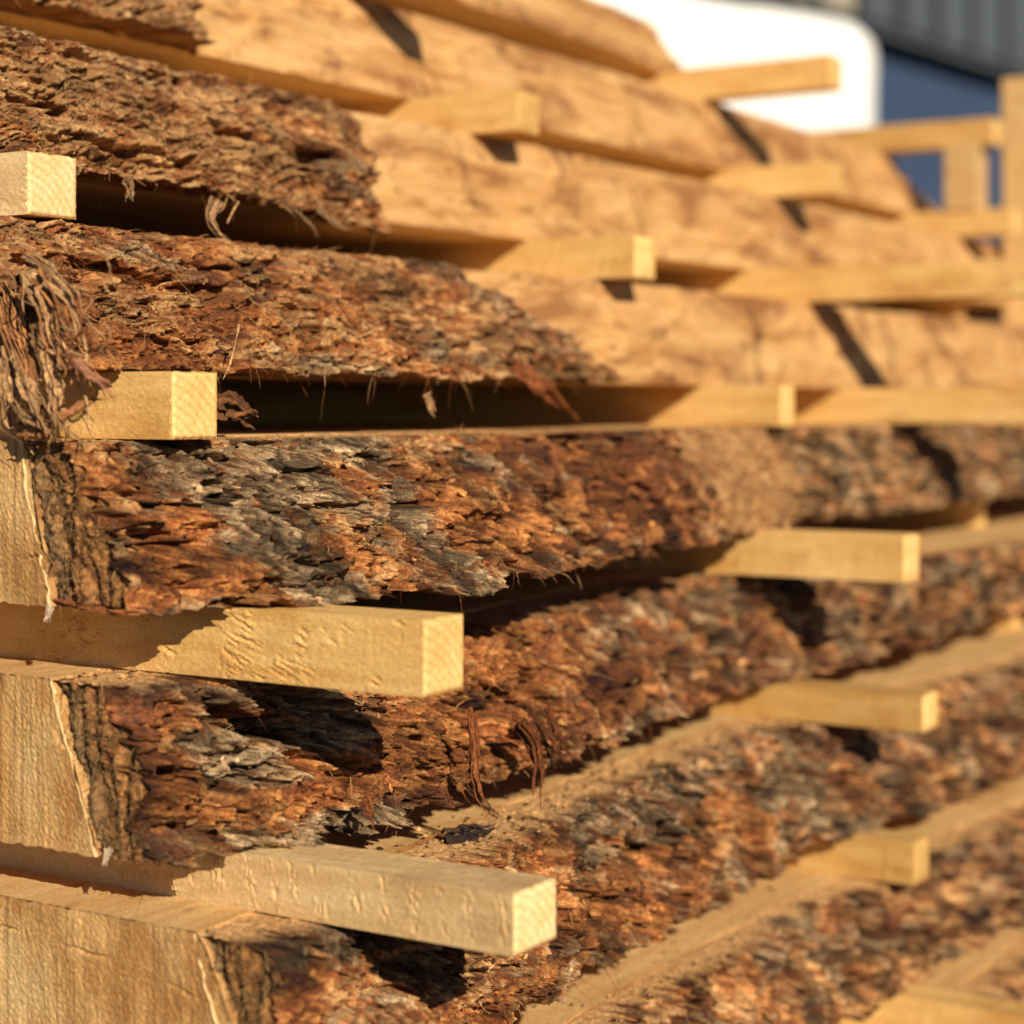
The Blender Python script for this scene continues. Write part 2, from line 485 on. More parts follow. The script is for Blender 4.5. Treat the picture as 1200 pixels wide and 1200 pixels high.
    endf = np.clip(1 - (Sg - (b1 - .02 - bark_end_tilt * (1 - fo[None]) + .012 * fbm(Sg / .03, Tg / .012, 3, seed + 97))) / .02, 0, 1) if b1 < u1 - .01 else np.ones_like(Sg)
    endf = endf ** .6
    base = oT[:, None] + (oB - oT)[:, None] * fo[None] - .006 * np.sin(fo * np.pi)[None]
    # round the near cut corner a little
    rc = .010 * np.exp(-(Sg - b0) / .006)
    Yo = base - h + rc
    wood = wT[:, None] + (wB - wT)[:, None] * fo[None]
    lim = wood - .0035
    Yo = np.minimum(Yo, lim)
    Yo = wood + (Yo - wood) * endf + (1 - endf) * .006
    # chipped top, ragged hanging bottom
    ztop = z1 - .0006 - .007 * np.clip(fbm(s / .022, s * 0 + 2.2, 4, seed + 101) - .10, 0, 1) - .0012 * np.abs(pn(s / .003, s * 0, seed + 3))
    zbot = z0 + .0006 - .005 * np.clip(fbm(s / .03, s * 0 + 7.2, 4, seed + 105), -.5, 1) - .0014 * pn(s / .0032, s * 0, seed + 9)
    if sag: zbot = zbot + lerp_tab(sag, s, 1)
    Zo = ztop[:, None] + (zbot - ztop)[:, None] * fo[None]
    # tangential push gives small overhangs
    Zo = Zo + .0016 * f['lay'] * np.sin(fo * np.pi)[None] * zv[5]
    Xo = Sg + .0020 * fbm(Sg / .012, Tg / .010, 3, seed + 111) * sm(b0, b0 + .01, Sg)
    O = np.stack([Xo, Yo, Zo], -1)
    co = bark_colour(Sg, Tg, f, zv[0], zv[1], zv[2], zv[3], seed, sp_, aniso)
    # top strip from wood edge out to the bark edge (sawn bark: fuzzy tan)
    a = np.linspace(0, 1, nt_)[:-1]
    Ti = np.stack([s, wT + .004, np.full_like(s, z1 - .003)], -1)
    T = Ti[:, None] + (O[:, :1] - Ti[:, None]) * a[None, :, None]
    fz_ = fbm(T[..., 0] / .004, T[..., 1] / .003, 4, seed + 121)
    T[..., 2] = (z1 - .0008) + (T[:, :, 2] * 0) + (O[:, :1, 2] - z1 + .0008) * a[None] ** 3 + .0016 * fz_ * np.sin(a * np.pi)[None] - .004 * (1 - sm(0, .10, a))[None]
    ct = TAN * 1.18 + (BRWN - TAN * 1.18) * np.clip(.0 + .6 * fz_ + .35 * fbm(T[..., 0] / .02, T[..., 1] / .008, 3, seed + 127), 0, 1)[..., None]
    ct = ct + (BRWN - ct) * strip_dark  # strip colour darkened to cut bounced light, so the gap above stays dark
    wgt = (a[None] ** 4)[..., None]
    ct = ct * (1 - wgt) + co[:, :1] * wgt
    bb = np.linspace(0, 1, nb)[1:]
    Bi = np.stack([s, wB + .004, np.full_like(s, z0 + .003)], -1)
    B = O[:, -1:] + (Bi[:, None] - O[:, -1:]) * bb[None, :, None]
    cb = np.repeat(co[:, -1:], nb - 1, 1) * .5 + (RUST * .6 + BRWN * .4) * .5
    P = np.concatenate([T, O, B], 1); C = np.concatenate([ct, co, cb], 1)
    n, m = P.shape[:2]
    V = P.reshape(-1, 3); C = C.reshape(-1, 3); Q = gridq(n, m)
    # near end cap: sawn bark, brown vertical fuzz
    nr = 70
    r = np.linspace(0, 1, nr)
    Ii = np.stack([np.full(no, b0), wood[0] - .0005, z1 - fo * th], -1)
    K = O[0][:, None] + (Ii[:, None] - O[0][:, None]) * r[None, :, None]
    ky, kz = K[..., 1], K[..., 2]
    dd = .0024 * fbm(ky / .0045, kz / .014, 4, seed + 131, gain=.6) + .0015 * fbm(ky / .0022, kz / .0035, 4, seed + 137) - .0035 * sm(.55, .95, 1 - np.abs(pn(ky / .010, kz / .05, seed + 139))) \
        - .004 * sm(.90, 1, np.repeat(r[None], no, 0))
    K[..., 0] -= dd * sm(0, .08, r)[None]
    kk = np.clip(.45 + .8 * fbm(ky / .0040, kz / .010, 4, seed + 141) + .6 * fbm(ky / .0014, kz / .0025, 3, seed + 147), 0, 1)[..., None]
    gg = sm(.55, 1, r)[None, :, None]
    inner = np.array((.075, .050, .030)) + (np.array((.30, .20, .10)) - np.array((.075, .050, .030))) * kk
    outer = BRWN * .7 + (np.array((.46, .22, .080)) - BRWN * .7) * kk
    ck = outer + (inner - outer) * gg
    w0 = (1 - sm(0, .12, r))[None, :, None]
    ck = ck * (1 - w0) + co[0][:, None] * w0
    Q = np.concatenate([Q, gridq(no, nr, off=len(V), flip=True)])
    V = np.concatenate([V, K.reshape(-1, 3)]); C = np.concatenate([C, ck.reshape(-1, 3)])
    bo = mesh_np('bark', V, Q, M_BARK, root, loc, cols=C)
    SURF[key] = dict(O=O, co=co, loc=loc, bark=bo, s=s, K=K, root=root, endf=endf, zb=zbot, seed=seed, th=th, fo=fo, zones=zones)
    flakes(key, int(nflake * .3)); fibres(key, int(nfibre * .8))
    return root

def flakes(key, n):
    D = SURF[key]; O = D['O']; ns, no = O.shape[:2]
    r = np.random.default_rng(D['seed'] + 500)
    smax = np.searchsorted(D['s'], 1.25)
    VV, TT, CC = [], [], []; off = 0
    cl = fbm(np.repeat(D['s'][:, None], no, 1) / .04, np.repeat(D['fo'][None] * D['th'], ns, 0) / .025, 3, D['seed'] + 151)
    fibz = lerp_tab(D['zones'], D['s'], 5)
    cnt = 0; tries = 0
    while cnt < n and tries < n * 6:
        tries += 1
        i = int(r.integers(4, max(6, min(ns - 5, smax)))); j = int(r.integers(3, no - 4))
        if D['endf'][i, j] < .9 or cl[i, j] < r.normal(.0, .25) or r.random() < fibz[i] * .6: continue
        p = O[i, j]
        du = O[i + 3, j] - O[i - 3, j]; dt = O[i, min(j + 3, no - 1)] - O[i, j - 3]
        nn = np.cross(du, dt); nn /= (np.linalg.norm(nn) + 1e-9)
        if nn[1] > 0: nn = -nn
        nn = nn + np.array([0, -.8, 0]) + r.normal(0, .30, 3); nn /= np.linalg.norm(nn)
        ax = np.array([1., 0, 0]) + r.normal(0, .4, 3); ax -= nn * ax.dot(nn); ax /= np.linalg.norm(ax)
        ay = np.cross(nn, ax)
        L = .0008 + .0022 * r.random() ** 2; W = L * (.3 + .4 * r.random())
        k = 7; an = np.sort(r.random(k)) * 2 * np.pi
        an = np.linspace(0, 2 * np.pi, k, endpoint=False) + r.normal(0, .2, k)
        rad = 1 + r.normal(0, .22, k)
        cv = r.normal(0, .35) / L
        lx = np.cos(an) * L * rad; ly = np.sin(an) * W * rad
        top = p + nn * (.0001 + .0005 * r.random()) + lx[:, None] * ax + ly[:, None] * ay + ((lx * lx * cv * .3) + .0004)[:, None] * nn
        bot = top - nn * (.0005 + .0009 * r.random()) * 1.0 + (p - top) * .12
        c0 = p + nn * .0009; c1 = p - nn * .0005
        VV.append(np.concatenate([top, bot, c0[None], c1[None]]))
        a = np.arange(k); b = (a + 1) % k
        tt = np.concatenate([np.stack([a, b, np.full(k, 2 * k)], 1), np.stack([b + k, a + k, np.full(k, 2 * k + 1)], 1),
                             np.stack([a, a + k, b], 1), np.stack([b, a + k, b + k], 1)])
        TT.append(tt + off); off += 2 * k + 2
        base = D['co'][i, j]
        c = base * (.6 + .8 * r.random())
        if r.random() < .15: c = .5 * c + .5 * TAN
        cc = np.tile(c, (2 * k + 2, 1)); cc[k:2 * k] = RUST * .6
        CC.append(cc); cnt += 1
    if VV:
        o = mesh_np('bark_scales', np.concatenate(VV), None, M_BARK, D['bark'], D['loc'], cols=np.clip(np.concatenate(CC), .01, .8), smooth=False, T=np.concatenate(TT))
        o['kind'] = 'stuff'

def tubes(lines, rads, cols, sides=3):
    """tapered hairs / strands -> verts, quads, colours"""
    V, Q, C = [], [], []; off = 0
    for L, r0, c in zip(lines, rads, cols):
        L = np.asarray(L); n = len(L)
        tg = np.gradient(L, axis=0); tg /= np.linalg.norm(tg, axis=1, keepdims=True) + 1e-9
        ref = np.array([.31, .77, .55]); a = np.cross(tg, ref); a /= np.linalg.norm(a, axis=1, keepdims=True) + 1e-9
        b = np.cross(tg, a)
        rr = r0 * (1 - .75 * np.linspace(0, 1, n) ** 1.5)
        an = np.arange(sides) * 2 * np.pi / sides
        P = L[:, None] + rr[:, None, None] * (np.cos(an)[None, :, None] * a[:, None] + np.sin(an)[None, :, None] * b[:, None])
        V.append(P.reshape(-1, 3))
        i, j = np.meshgrid(np.arange(n - 1), np.arange(sides), indexing='ij')
        q = np.stack([i * sides + j, i * sides + (j + 1) % sides, (i + 1) * sides + (j + 1) % sides, (i + 1) * sides + j], -1).reshape(-1, 4)
        Q.append(q + off); off += n * sides
        C.append(np.tile(c, (n * sides, 1)))
    return np.concatenate(V), np.concatenate(Q), np.concatenate(C)

def fibres(key, n):
    D = SURF[key]; O = D['O']; ns, no = O.shape[:2]
    r = np.random.default_rng(D['seed'] + 700)
    smax = min(ns - 2, np.searchsorted(D['s'], 1.2))
    fibz = lerp_tab(D['zones'], D['s'], 5)
    lines, rads, cols = [], [], []
    tries = 0
    while len(lines) < n and tries < n * 8:
        tries += 1
        i = int(r.integers(2, smax))
        mode = r.random()
        if mode < .12: j = no - 1 - int(r.integers(0, 9)); 
        elif mode < .25: j = int(r.integers(0, 6))
        else:
            j = int(r.integers(4, no - 4))
            if r.random() > .25 + fibz[i]: continue
        if D['endf'][i, j] < .3: continue
        p = O[i, j]
        L = .003 + .010 * r.random() ** 2.5
        if j > no - 8: d = np.array([r.normal(0, .7), r.normal(-.2, .3), r.normal(-.15, .4)])
        elif j < 8: d = np.array([r.normal(0, .9), r.normal(-.2, .4), r.normal(.12, .2)])
        else: d = np.array([r.normal(.2, .9), r.normal(-.35, .25), r.normal(-.25, .5)]); L *= 1.3
        d /= np.linalg.norm(d)
        k = 6; t = np.linspace(0, 1, k)[:, None]
        crv = r.normal(0, .35, 3)
        ln = p + np.array([0, .0005, 0]) + d * L * t + crv * L * t ** 2 + r.normal(0, .00018, (k, 3))
        ln[:, 2] -= .25 * L * t[:, 0] ** 2
        lines.append(ln); rads.append(.00008 + .00022 * r.random() ** 2)
        cols.append(np.clip(D['co'][i, j] * .4 + (TAN if r.random() < .45 else RUST) * (.4 + .5 * r.random()), .02, .7))
    # fuzz on the cut end
    K = D['K']
    for _ in range(int(n * .8)):
        a = int(r.integers(2, K.shape[0] - 2)); b = int(r.integers(3, K.shape[1] - 4))
        p = K[a, b]; L = .002 + .005 * r.random()
        d = np.array([-.5 * r.random(), r.normal(-.15, .35), r.normal(0, .8)]); d /= np.linalg.norm(d)
        t = np.linspace(0, 1, 5)[:, None]
        lines.append(p + d * L * t + r.normal(0, .25, 3) * L * t ** 2); rads.append(.00010 + .00012 * r.random())
        cols.append(np.array((.34, .22, .10)) * (.5 + .8 * r.random()))
    if lines:
        V, Q, C = tubes(lines, rads, cols)
        o = mesh_np('bark_fibres', V, Q, M_BARK, D['bark'], D['loc'], cols=C, smooth=False)
        o['kind'] = 'stuff'

def cambium(root, loc, u0, pts, r0=.0011):
    """torn cream line of inner bark standing on the end face between wood and bark"""
    p = np.array(pts); k = 46
    t = np.linspace(0, 1, k); tt = np.linspace(0, 1, len(p))
    y = np.interp(t, tt, p[:, 0]) + .0018 * fbm(t * 7, t * 0 + p[0, 0] * 70, 4, 5); z = np.interp(t, tt, p[:, 1])
    x = np.full(k, u0 - .0004) - .0005 * np.abs(pn(t * 14, t * 0, 7))
    L = np.stack([x, y, z], 1)
    rad = r0 * np.clip(.75 + 1.1 * fbm(t * 9, t * 0 + p[0, 0] * 50, 4, 9), .25, 2)
    an = np.arange(7) * 2 * np.pi / 7
    P = L[:, None] + rad[:, None, None] * np.stack([np.cos(an), np.sin(an), an * 0], -1)[None]
    i, j = np.meshgrid(np.arange(k - 1), np.arange(7), indexing='ij')
    q = np.stack([i * 7 + j, i * 7 + (j + 1) % 7, (i + 1) * 7 + (j + 1) % 7, (i + 1) * 7 + j], -1).reshape(-1, 4)
    o = mesh_np('inner_bark_rim', P, q, M_CAMB, root, loc)
    return o

# ---- ground first: sawmill yard, bearers
def box(name, lo, hi, mat, parent=None, loc=None, bev=0.0):
    lo = np.array(lo, float); hi = np.array(hi, float)
    V = np.array([[(lo, hi)[i][0], (lo, hi)[j][1], (lo, hi)[k][2]] for i in (0, 1) for j in (0, 1) for k in (0, 1)])
    Q = [(0, 1, 3, 2), (4, 6, 7, 5), (0, 4, 5, 1), (2, 3, 7, 6), (0, 2, 6, 4), (1, 5, 7, 3)]
    o = mesh_np(name, V, Q, mat, parent, loc, smooth=False)
    if bev:
        md = o.modifiers.new('bevel', 'BEVEL'); md.width = bev; md.segments = 2
    return o

M_GROUND = plain('yard_dirt', (.11, .085, .06), .95, 6, .35, .1)
gx = np.linspace(-60, 90, 121); gy = np.linspace(-60, 90, 121)
GX, GY = np.meshgrid(gx, gy, indexing='ij')
near = np.clip((np.hypot(GX, GY) - 4) / 30, 0, 1)
tag(mesh_np('ground', np.stack([GX, GY, .10 * near * fbm(GX / 9, GY / 9, 3, 2) - .02 * near], -1), gridq(121, 121, flip=False), M_GROUND), kind='structure')
bpy.data.objects['ground'].data.flip_normals() if bpy.data.objects['ground'].data.polygons[0].normal.z < 0 else None

for q, x in enumerate((.62, 1.25, 1.95)):
    o = box('bearer', (x - .05, .44, 0.0), (x + .05, 1.06, ZC - .427), M_WOOD, None, (x, .75, 0), .003)
    o.location = (x, .75, 0)
    tag(o, ['square timber bearer under the near end of the stack', 'square timber bearer under the middle of the stack',
            'square timber bearer under the far end of the stack'][q], 'bearer', 'bearers under the stack')

# ---- the nine slabs, top to bottom
# zones: (u, grey, rust, brown, tan, fibre, relief)
make_slab('X', .280, .335, [(.5, -.785, -.745, -.80, -.775), (1.3, -.785, -.745, -.8, -.77), (1.5, -.80, -.76, -.8, -.76), (1.62, -.86, -.80, -.84, -.80)], None,
          'thin bare top slab of the stack with a wavy waney edge', u0=.60, u1=1.66, seed=10)
Y = make_slab('Y', .1905, .254, [(.5, -.74, -.715, -.715, -.685), (1.0, -.725, -.695, -.70, -.67), (1.5, -.72, -.688, -.70, -.67), (1.88, -.722, -.688, -.8, -.7), (1.97, -.755, -.69, -.8, -.7), (2.08, -.86, -.70, -1, -.78)],
          [(.5, .05, .15, .0, .45, .7, .6), (.9, .0, .1, .0, .6, .7, .5)],
          'bare orange slab below the thin top slab, tapering at its far end', bark=(.535, .80), u1=2.08, seed=20, fine=.0011, fib=.6, nflake=120, nfibre=160)
Z = make_slab('Z', .102, .1655, [(.5, -.665, -.64, -.640, -.603), (.70, -.665, -.64, -.640, -.600), (.86, -.66, -.635, -.635, -.603), (.93, -.648, -.627, -.64, -.605), (1.5, -.645, -.622, -.64, -.6), (2.4, -.63, -.61, -.63, -.6)],
          [(.5, .15, .12, .10, .42, 1.0, .42), (.66, .02, .20, .12, .42, 1.0, .40), (.78, .0, .28, .2, .36, 1.0, .45), (.9, .05, .30, .34, .3, .9, .6)],
          'slab with brown shaggy bark ending in a frayed stub near the top left', bark=(.53, .86), sag=[(.5, 0), (.68, -.001), (.78, -.006), (.83, -.011), (.9, -.012)], strip_dark=.5, aniso=3.2, seed=31, fib=.5, nflake=500, nfibre=900, back=1.1, spots=[(250,105,-.63,45,12,.9,0,0,.4),(310,130,-.62,60,8,0,.6,0,.3),(350,165,-.615,40,14,0,.2,.6,0),(250,170,-.61,80,14,0,.1,0,.6),(60,100,-.62,80,30,.2,0,0,.3)], grooves=[([(60,150),(120,172),(210,190)],-.61,.0035,.012),([(255,130),(290,165),(305,185)],-.61,.003,.010),([(80,48),(115,75)],-.625,.004,.012),([(310,158),(345,178),(385,172)],-.61,.005,.012),([(0,120),(70,128)],-.615,.003,.010)])
B = make_slab('B', .013, .076, [(.5, -.66, -.575, -.580, -.527), (.75, -.66, -.58, -.575, -.522), (.86, -.63, -.575, -.575, -.527), (.92, -.592, -.57, -.575, -.53), (1.02, -.578, -.562, -.575, -.54), (2.4, -.575, -.555, -.57, -.55)],  # top bark strip widened and darkened to keep bounced light out of the gap
          [(.5, .05, .25, .0, .35, .5, 1.0), (.58, -.1, .46, .05, .26, .9, .32), (.66, -.1, .42, .10, .28, .9, .42), (.72, .02, .30, .18, .3, .8, .6), (.8, .15, .22, .18, .3, .7, .65), (1.0, .1, .2, .15, .3, .4, .8)],
          'slab with reddish shredded bark hanging in strips over a spacer stick', bark=(.527, 1.0), strip_dark=.92, aniso=2.4, seed=47, bark_end_tilt=.13, nflake=900, nfibre=900, back=1.12, spots=[(120,400,-.53,28,40,-.3,.9,0,-.2),(170,350,-.54,45,28,0,.1,0,.8),(235,335,-.545,40,8,-.2,.8,0,0),(200,430,-.525,60,14,-.2,.8,.1,0),(380,430,-.525,80,22,.7,-.3,0,.1),(150,300,-.56,60,10,.4,0,0,.3),(330,400,-.53,50,25,0,.4,0,.3),(270,380,-.535,20,50,0,0,.6,0)], grooves=[([(95,300),(160,322),(220,335),(265,342)],-.55,.004,.014),([(265,345),(275,400),(270,430)],-.535,.004,.008),([(300,300),(335,310)],-.56,.004,.010),([(310,330),(350,370),(360,400)],-.54,.003,.008),([(20,300),(60,312)],-.56,.004,.012)])
A = make_slab('A', -.075, -.013, [(.5, -.546, -.532, -.512, -.489), (.56, -.548, -.532, -.512, -.455), (.63, -.55, -.53, -.51, -.432), (.72, -.55, -.53, -.507, -.443), (.80, -.55, -.53, -.507, -.455), (.95, -.555, -.54, -.51, -.472), (1.1, -.56, -.55, -.52, -.495), (2.4, -.57, -.56, -.53, -.505)],
          [(.5, .10, .12, .22, .10, .2, .7), (.56, .32, .22, .05, .12, .1, 1.0), (.63, .42, .12, .0, .12, .0, 1.0), (.70, .25, .25, .08, .12, .05, 1.0), (.80, .05, .32, .28, .15, .15, 1.0),
           (.95, .05, .28, .35, .15, .1, .9), (.99, .1, .2, .3, .2, .1, .8), (1.005, -.8, .3, -.5, 1.3, .1, .22), (1.125, -.8, .1, -.5, 1.3, .1, .22), (1.145, .35, .05, .25, .35, .1, .9), (1.18, .35, .05, .25, .35, .1, .9), (2.4, .38, .08, .28, .30, .1, .9)],
          'slab with thick grey and orange scaly bark across the middle of the stack', bark=(.5255, 2.34), seed=63, cap_fine=True, nflake=1500, nfibre=600, back=1.12, spots=[(118,602,-.48,30,22,1.2,-.3,-.3,.6),(95,560,-.50,40,26,-.4,.7,.2,.2),(100,650,-.48,45,50,-.6,.1,.5,.2),(325,650,-.44,28,48,-.4,.9,0,.1),(465,560,-.46,16,24,-.5,.3,.9,0),(450,655,-.44,22,26,-.4,.8,0,.3),(540,590,-.46,50,60,-.3,.5,.1,.1),(230,650,-.45,60,40,.5,-.1,0,0),(390,590,-.47,70,30,.5,0,0,0),(330,530,-.49,120,14,.3,0,0,.4),(600,540,-.47,40,25,.4,0,0,.2),(640,600,-.46,40,60,-.1,.4,.2,0),(760,560,-.47,60,60,-.2,.2,.5,0)], grooves=[([(170,595),(215,622)],-.46,.003,.012),([(205,590),(265,635)],-.46,.0035,.012),([(150,620),(168,645)],-.46,.003,.010),([(375,598),(420,596)],-.47,.003,.010),([(495,560),(510,595)],-.46,.005,.010),([(545,625),(575,612)],-.455,.005,.012),([(20,560),(38,650)],-.51,.003,.006)])
C = make_slab('C', -.1655, -.102, [(.5, -.530, -.508, -.496, -.482), (.547, -.530, -.508, -.492, -.468), (.61, -.528, -.515, -.500, -.445), (.70, -.53, -.52, -.495, -.455), (.80, -.53, -.52, -.488, -.461), (1.0, -.56, -.54, -.525, -.480), (1.12, -.54, -.53, -.505, -.478), (1.28, -.49, -.51, -.465, -.476), (1.42, -.468, -.51, -.442, -.476), (2.4, -.465, -.51, -.44, -.48)],
          [(.5, .10, .05, .30, .05, .2, .7), (.55, .45, .12, .15, .02, .1, 1.2), (.62, .42, .15, .05, .05, .1, 1.3), (.67, .10, .42, .1, .1, .4, 1.1), (.75, -.1, .45, .15, .15, .6, .9), (.84, .22, .15, .38, .05, .1, .8),
           (1.0, .22, .15, .35, .12, .05, .8), (1.15, .30, .08, .34, .30, .05, 1.0), (2.4, .30, .08, .36, .30, .05, 1.0)],
          'slab with charred grey bark plates and rust fibre, below the scaly middle slab', bark=(.5255, 2.34), seed=79, cap_fine=True, nflake=1500, nfibre=800, back=1.12, spots=[(150,900,-.485,45,80,-.9,.1,.6,.1),(220,870,-.475,60,10,.6,0,0,.3),(300,900,-.46,30,20,1.0,-.3,0,.3),(400,935,-.445,60,18,-.6,.9,0,.4),(430,890,-.46,50,14,-.4,.9,0,.1),(225,930,-.47,20,30,-.4,.8,0,.2),(590,780,-.48,40,60,-.3,.8,0,.2),(560,870,-.46,60,40,-.2,.6,.2,.1),(680,800,-.49,60,30,0,0,.6,0),(700,860,-.475,60,12,.9,0,0,.3),(240,815,-.49,30,14,.8,0,0,.2),(300,832,-.485,14,6,0,0,0,1.2)], grooves=[([(240,830),(280,850),(350,860)],-.485,.007,.018),([(330,815),(380,840)],-.485,.008,.018),([(205,910),(212,920)],-.475,.004,.010),([(235,950),(245,990)],-.47,.003,.010),([(320,885),(385,890)],-.47,.004,.010),([(560,800),(600,830)],-.475,.003,.008),([(450,850),(480,865)],-.47,.005,.010),([(600,790),(612,830)],-.48,.004,.010)])
Dd = make_slab('D', -.2515, -.1865, [(.5, -.460, -.434, -.424, -.400), (.6, -.464, -.44, -.43, -.412), (.668, -.472, -.45, -.44, -.42), (.83, -.489, -.46, -.459, -.433), (1.0, -.498, -.465, -.470, -.437), (1.15, -.482, -.45, -.455, -.42), (1.38, -.458, -.435, -.43, -.405), (2.4, -.45, -.43, -.425, -.40)],
          [(.5, .15, .1, .2, .1, .2, .8), (.56, .15, .30, .0, .25, .3, .9), (.66, .0, .42, .05, .28, .5, .9), (.74, .0, .42, .2, .15, .55, .9), (.82, .38, .2, .2, .1, .1, 1.0), (.93, .30, .32, .1, .15, .05, 1.0), (1.05, .30, .15, .3, .12, .05, 1.0), (1.15, .30, .08, .34, .30, .05, 1.0), (2.4, .30, .08, .36, .30, .05, 1.0)],
          'slab with rust brown fibrous bark at the bottom left corner', bark=(.5255, 2.34), seed=95, cap_fine=True, nflake=1200, nfibre=1000, back=1.12, spots=[(330,1120,-.42,40,25,.5,-.1,.1,0),(410,1105,-.425,20,18,.8,-.2,0,.2),(400,1170,-.41,80,25,-.3,.6,0,.5),(540,1150,-.42,60,20,.1,.1,0,.6),(560,1040,-.45,60,30,.5,-.1,0,.1),(700,990,-.455,60,25,.6,0,.1,0),(860,980,-.45,40,40,-.4,.6,-.1,.6),(700,1070,-.44,70,40,-.3,.5,.2,0),(920,920,-.46,40,50,.7,0,.2,0),(780,1050,-.44,40,30,-.2,.5,.3,0)], grooves=[([(720,1110),(760,1060)],-.435,.003,.010),([(850,1040),(870,1000)],-.44,.003,.012),([(660,990),(700,985)],-.455,.004,.010),([(510,1150),(545,1100)],-.42,.004,.010),([(770,985),(790,1010)],-.45,.004,.010),([(640,1040),(690,1060)],-.445,.005,.010)])
make_slab('E', -.339, -.2765, [(.5, -.435, -.425, -.405, -.395), (1.0, -.447, -.435, -.425, -.41), (1.3, -.422, -.415, -.40, -.39), (2.4, -.42, -.415, -.40, -.39)],
          [(.5, .05, .4, .1, .25, .4, .9), (.85, .1, .3, .1, .3, .3, 1.0), (1.0, .25, .2, .15, .25, .2, 1.1), (1.1, .30, .08, .32, .32, .05, 1.1), (2.4, .30, .08, .34, .32, .05, 1.0)],
          'lower right slab with mixed grey bark, second from the bottom', bark=(.53, 2.34), seed=111, fine=.0011, nflake=800, nfibre=300, back=1.1)
make_slab('F', -.427, -.364, [(.5, -.41, -.40, -.388, -.375), (2.4, -.41, -.40, -.385, -.375)],
          [(.5, .2, .2, .1, .4, .1, .9), (2.4, .2, .2, .1, .4, .1, .9)],
          'lowest slab of the stack, only its tan top edge showing at bottom right', bark=(.53, 2.34), seed=127, fine=.0016, nflake=200, nfibre=60, back=1.1)

cambium(A, tuple(A.location), .525, [(.546, ZC - .013), (.543, ZC - .035), (.535, ZC - .058), (.531, ZC - .0755)], .0008)
cambium(C, tuple(C.location), .525, [(.5305, ZC - .1025), (.528, ZC - .112), (.519, ZC - .135), (.508, ZC - .1655)], .0008)
cambium(Dd, tuple(Dd.location), .525, [(.4605, ZC - .187), (.455, ZC - .205), (.444, ZC - .23), (.4345, ZC - .2505)], .0008)

